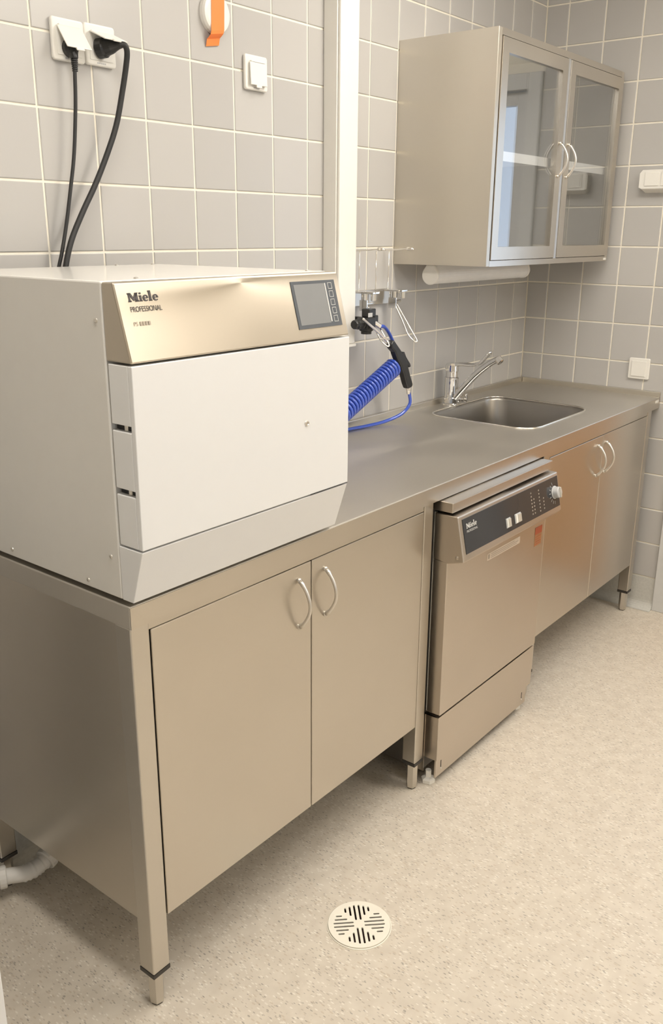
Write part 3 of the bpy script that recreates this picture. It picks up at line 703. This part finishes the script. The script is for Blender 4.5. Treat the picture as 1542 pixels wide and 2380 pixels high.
# ------------------------------------------------------------------ sockets, switches and cables
def socket(name, cx, cz, w, h, label, cat, lid_angle, group=None):
    s = root(name, (cx, 0, cz-h/2), label, cat, group)
    obj('frame', prism(bmesh.new(), rrect(cx-w/2, cx+w/2, cz-h/2, cz+h/2, .007, 4), 1, -.011, -.0004), 'plastic', s, bev=.004, seg=3)
    obj('insert', B(cx-.031, cx+.031, -.0125, -.0112, cz-.031, cz+.025), 'plastic', s, bev=.0008)
    a = math.radians(lid_angle); hz = cz+.024
    v = Vector((0, -math.sin(a), -math.cos(a))); fr = Frame((cx, -.0145, hz), (-1, 0, 0), v)
    lid = obj('lid', fr.rect(-.0315, .0315, 0, .055, 0, .003), 'plastic', s, bev=.0012)
    obj('lid_tab', fr.rect(-.010, .010, .0542, .061, 0, .0035), 'plastic', lid, bev=.001)
    obj('hinge', B(cx-.027, cx+.027, -.018, -.0115, hz+.0005, hz+.004), 'plastic', s, bev=.001)
    bm = bmesh.new()
    for k in range(5): box(bm, cx-.012+k*.005, cx-.0085+k*.005, -.0113, -.0109, cz-h/2+.0045, cz-h/2+.0075)
    obj('marking', bm, 'grey_pl', s)
    return s
socket('wall_socket', .0855, 1.9285, .083, .084, 'white hinged-lid socket at left with a straight cable hanging down', 'socket', 36, 'hinged-lid wall sockets')
socket('wall_socket', .1695, 1.9300, .083, .084, 'white hinged-lid socket with its lid propped wide open by a round plug', 'socket', 68, 'hinged-lid wall sockets')
socket('wall_socket', .6760, 1.9385, .086, .085, 'single white wall socket with closed lid, no plug', 'socket', 3, 'hinged-lid wall sockets')
def cable(name, plug, path, r, label, stiff):
    c = root(name, path[0], label, 'cable', 'black mains cables')
    obj('plug', plug, 'black', c, smooth=False)
    obj('cord', Tb(spline(path, 8), r, 10), 'rubber', c, smooth=True)
    if stiff:
        bm = bmesh.new()
        for k in range(7):
            z = stiff[2]-k*.0042; bm2 = turned([(0, .0078-k*.0003), (.0026, .0078-k*.0003)], (stiff[0], stiff[1], z), (0, 0, -1), 12)
            me = bpy.data.meshes.new('t'); bm2.to_mesh(me); bm2.free(); bm.from_mesh(me); bpy.data.meshes.remove(me)
        obj('strain_relief', bm, 'rubber', c)
p1 = turned([(0, .018), (.010, .018), (.016, .013)], (.083, -.0127, 1.912), (0, -1, 0), 20)
m2 = turned([(0, .010), (.014, .010), (.024, .0075)], (.082, -.024, 1.913), (0, -.35, -1), 14); me = bpy.data.meshes.new('t'); m2.to_mesh(me); m2.free(); p1.from_mesh(me)
cable('mains_cable', p1, [(.082, -.030, 1.890), (.081, -.030, 1.865), (.078, -.028, 1.80), (.066, -.026, 1.70), (.048, -.026, 1.62), (.030, -.027, 1.55), (.010, -.030, 1.49), (-.002, -.030, 1.455), (-.012, -.030, 1.40), (-.015, -.03, 1.25)], .0042, 'thin straight black cable from the left socket down behind the steriliser', (.082, -.030, 1.893))
p2 = turned([(0, .021), (.016, .021), (.020, .018), (.034, .015), (.044, .011), (.052, .0085), (.058, .0075)], (.163, -.0127, 1.923), (.35, -1, .10), 20)
cable('mains_cable', p2, [(.180, -.062, 1.928), (.190, -.068, 1.928), (.196, -.068, 1.916), (.198, -.060, 1.89), (.192, -.050, 1.84), (.176, -.042, 1.77), (.150, -.038, 1.71), (.112, -.035, 1.64), (.068, -.036, 1.575), (.030, -.040, 1.515), (.006, -.044, 1.455), (-.004, -.046, 1.40), (-.006, -.046, 1.25)], .0064, 'thick looping black cable from the open-lid socket down behind the steriliser', None)

# round cover with tape
rc = root('round_wall_cover', (.531, 0, 2.02), 'round white wall cover at the top of the tiles, half under orange tape', 'wall cover')
obj('cover', turned([(0, .046), (.010, .046), (.016, .043), (.018, .036), (.018, .001)], (.531, -.0003, 2.054), (0, -1, 0), 40), 'plastic', rc, smooth=False)
tp = bmesh.new()
ptp = [(.5315, -.0192, 2.16), (.531, -.0192, 2.09), (.5295, -.0192, 2.050), (.528, -.0190, 2.016), (.5265, -.0178, 2.008), (.5255, -.0125, 2.003), (.5245, -.006, 1.998), (.5235, -.003, 1.982)]
vs = [[tp.verts.new((x+sx*.0225, y-dy, z+.004*sx)) for sx in (-1, 1) for dy in (0, .0004)] for x, y, z in ptp]
for a, b in zip(vs, vs[1:]):
    tp.faces.new((a[0], a[2], b[2], b[0])); tp.faces.new((a[1], b[1], b[3], a[3])); tp.faces.new((a[0], b[0], b[1], a[1])); tp.faces.new((a[2], a[3], b[3], b[2]))
tag(obj('adhesive_tape', tp, 'orange'), 'strip of orange adhesive tape stuck over the round white cover', 'tape')

# switches on the right wall
sw = root('wall_switch', (XC, -.524, .977), 'square white rocker switch just above the worktop end', 'switch')
fr = Frame((XC, -.524, 1.0185), (0, -1, 0), (0, 0, 1))
def rr2(w, h, r): return rrect(-w/2, w/2, -h/2, h/2, r, 4)
obj('frame', fr.plate(rr2(.086, .084, .006), .0004, .010), 'plastic', sw, bev=.003)
obj('rocker', fr.rect(-.030, .030, -.031, .031, .0101, .0135), 'plastic', sw, bev=.0015)
sd = root('double_switch', (XC, -.53, 1.69), 'white boxy double switch high on the right wall, cut by the picture edge', 'switch')
fr = Frame((XC, -.535, 1.7290), (0, -1, 0), (0, 0, 1))
hx = [(-.080, -.022), (-.068, -.040), (.068, -.040), (.080, -.022), (.080, .030), (.070, .042), (-.070, .042), (-.080, .030)]
bm = bmesh.new(); base = [bm.verts.new(fr.p(a*.95, b, .0004)) for a, b in hx]; fro = [bm.verts.new(fr.p(a, b+(.014 if b < -.03 else 0), .042)) for a, b in hx]
n = len(hx); bm.faces.new(base); bm.faces.new(fro)
for i in range(n): bm.faces.new((base[i], base[(i+1) % n], fro[(i+1) % n], fro[i]))
obj('housing', bm, 'plastic', sd, bev=.002)
for a in (-.058, .004): obj('rocker', fr.rect(a, a+.054, -.016, .034, .0421, .0450), 'plastic', sd, bev=.0015)

# ------------------------------------------------------------------ floor drain
def drain():
    cx, cy, R = .1325, -.7965, .0725
    d = root('floor_drain', (cx, cy, 0), 'round cream plastic drain grate set in the floor', 'drain')
    th = math.radians(-45.8); U = Vector((math.cos(th), math.sin(th), 0)); V = Vector((-math.sin(th), math.cos(th), 0))
    loops = [[(R*math.cos(2*PI*k/56), R*math.sin(2*PI*k/56)) for k in range(56)]]
    ext = [(.012, .030), (.020, .042), (.031, .0565), (.031, .0565), (.022, .044), (.014, .032)]
    offs = [-.0275, -.0165, -.0055, .0055, .0165, .0275]
    span = [(.037, .052), (.026, .056), (.012, .060), (.012, .060), (.026, .056), (.037, .052)]
    for q in range(4):
        for o_, (a0, a1) in zip(offs, span):
            lp = rrect(a0, a1, o_-.0023, o_+.0023, .0022, 3)
            c, s = [(1, 0), (0, 1), (-1, 0), (0, -1)][q]
            loops.append([(c*x-s*y, s*x+c*y) for x, y in lp])
    def W(p, z): return (cx+U.x*p[0]+V.x*p[1], cy+U.y*p[0]+V.y*p[1], z)
    def extr(lps, z0, z1):
        bm = bmesh.new()
        for lp in lps:
            A = [bm.verts.new(W(p, z0)) for p in lp]; Z = [bm.verts.new(W(p, z1)) for p in lp]; n = len(lp)
            bm.faces.new(A); bm.faces.new(Z)
            for i in range(n): bm.faces.new((A[i], A[(i+1) % n], Z[(i+1) % n], Z[i]))
        bmesh.ops.recalc_face_normals(bm, faces=bm.faces); me = bpy.data.meshes.new('grate'); bm.to_mesh(me); bm.free(); return me
    disc = bpy.data.objects.new('disc_tmp', extr(loops[:1], .0012, .0042)); cut = bpy.data.objects.new('cut_tmp', extr(loops[1:], -.01, .01))
    COL.objects.link(disc); COL.objects.link(cut)
    md = disc.modifiers.new('cut', 'BOOLEAN'); md.operation = 'DIFFERENCE'; md.object = cut; md.solver = 'EXACT'
    dg = bpy.context.evaluated_depsgraph_get(); dg.update(); me = bpy.data.meshes.new_from_object(disc.evaluated_get(dg))
    bpy.data.objects.remove(disc); bpy.data.objects.remove(cut)
    mobj('grate', me, 'drain', d)
    sp = bmesh.new(); rg = [[sp.verts.new((cx+r*math.cos(2*PI*k/32), cy+r*math.sin(2*PI*k/32), z)) for k in range(32)] for r, z in ((.0665, -.001), (.0665, -.045), (.03, -.055))]
    for A, C_ in zip(rg, rg[1:]):
        for k in range(32): sp.faces.new((A[k], A[(k+1) % 32], C_[(k+1) % 32], C_[k]))
    sp.faces.new(rg[-1]); obj('sump', sp, 'sump', d)
    obj('rim', turned([(0, .0755), (.0012, .0755), (.0020, .0735), (.0008, .0728)], (cx, cy, .0001), (0, 0, 1), 56, False), 'drain', d)
drain()

# ------------------------------------------------------------------ drain pipe at the left, neighbouring white cabinet
def pipe():
    p = root('drain_pipe', (-.33, -.09, 0), 'white plastic drain pipe emerging from under the left end of the worktop', 'pipe')
    path = spline([(-.62, .0-.05, .075), (-.40, -.055, .062), (-.335, -.078, .060), (-.290, -.108, .060), (-.250, -.112, .064), (-.205, -.105, .074), (-.150, -.105, .078)], 10)
    n = len(path); rs = []
    for i in range(n):
        k = i/(n-1); r = .019
        if .45 < k < .85: r = .019+.0025*(math.sin(k*160) > 0)
        rs.append(r)
    obj('pipe_run', tube(bmesh.new(), path, rs, 16), 'pipe', p, smooth=True)
    for a, r in ((20, .027), (44, .028)):
        q = path[a]; d = (path[a+1]-path[a-1]).normalized()
        obj('union_nut', turned([(-.009, r-.003), (-.007, r), (.007, r), (.009, r-.003)], q, d, 16), 'pipe', p)
    for q in (path[4],):
        obj('pipe_clip', B(q.x-.006, q.x+.006, -.075, -.012, 0.0005, .10), 'pipe', p)
pipe()
def neighbour():
    x1, y0 = -.6340, -.6080
    c = root('white_cabinet', (-.94, -.3, 0), 'plain white cabinet whose edge shows in the lower left corner', 'cabinet')
    obj('carcass', B(x1-.60, x1, y0+.021, -.09, .0005, .86), 'white', c, bev=.002)
    for a, b in ((x1-.599, x1-.3015), (x1-.2985, x1-.0005)):
        d = obj('door', B(a, b, y0, y0+.019, .10, .83), 'white', c, bev=.002)
        bow_handle(d, (a+.04 if a > x1-.31 else b-.04), .66, .77, y0)
    obj('counter_top', B(x1-.605, x1-.0005, y0-.0, -.088, .8605, .89), 'white_shaded', c, bev=.002)
neighbour()
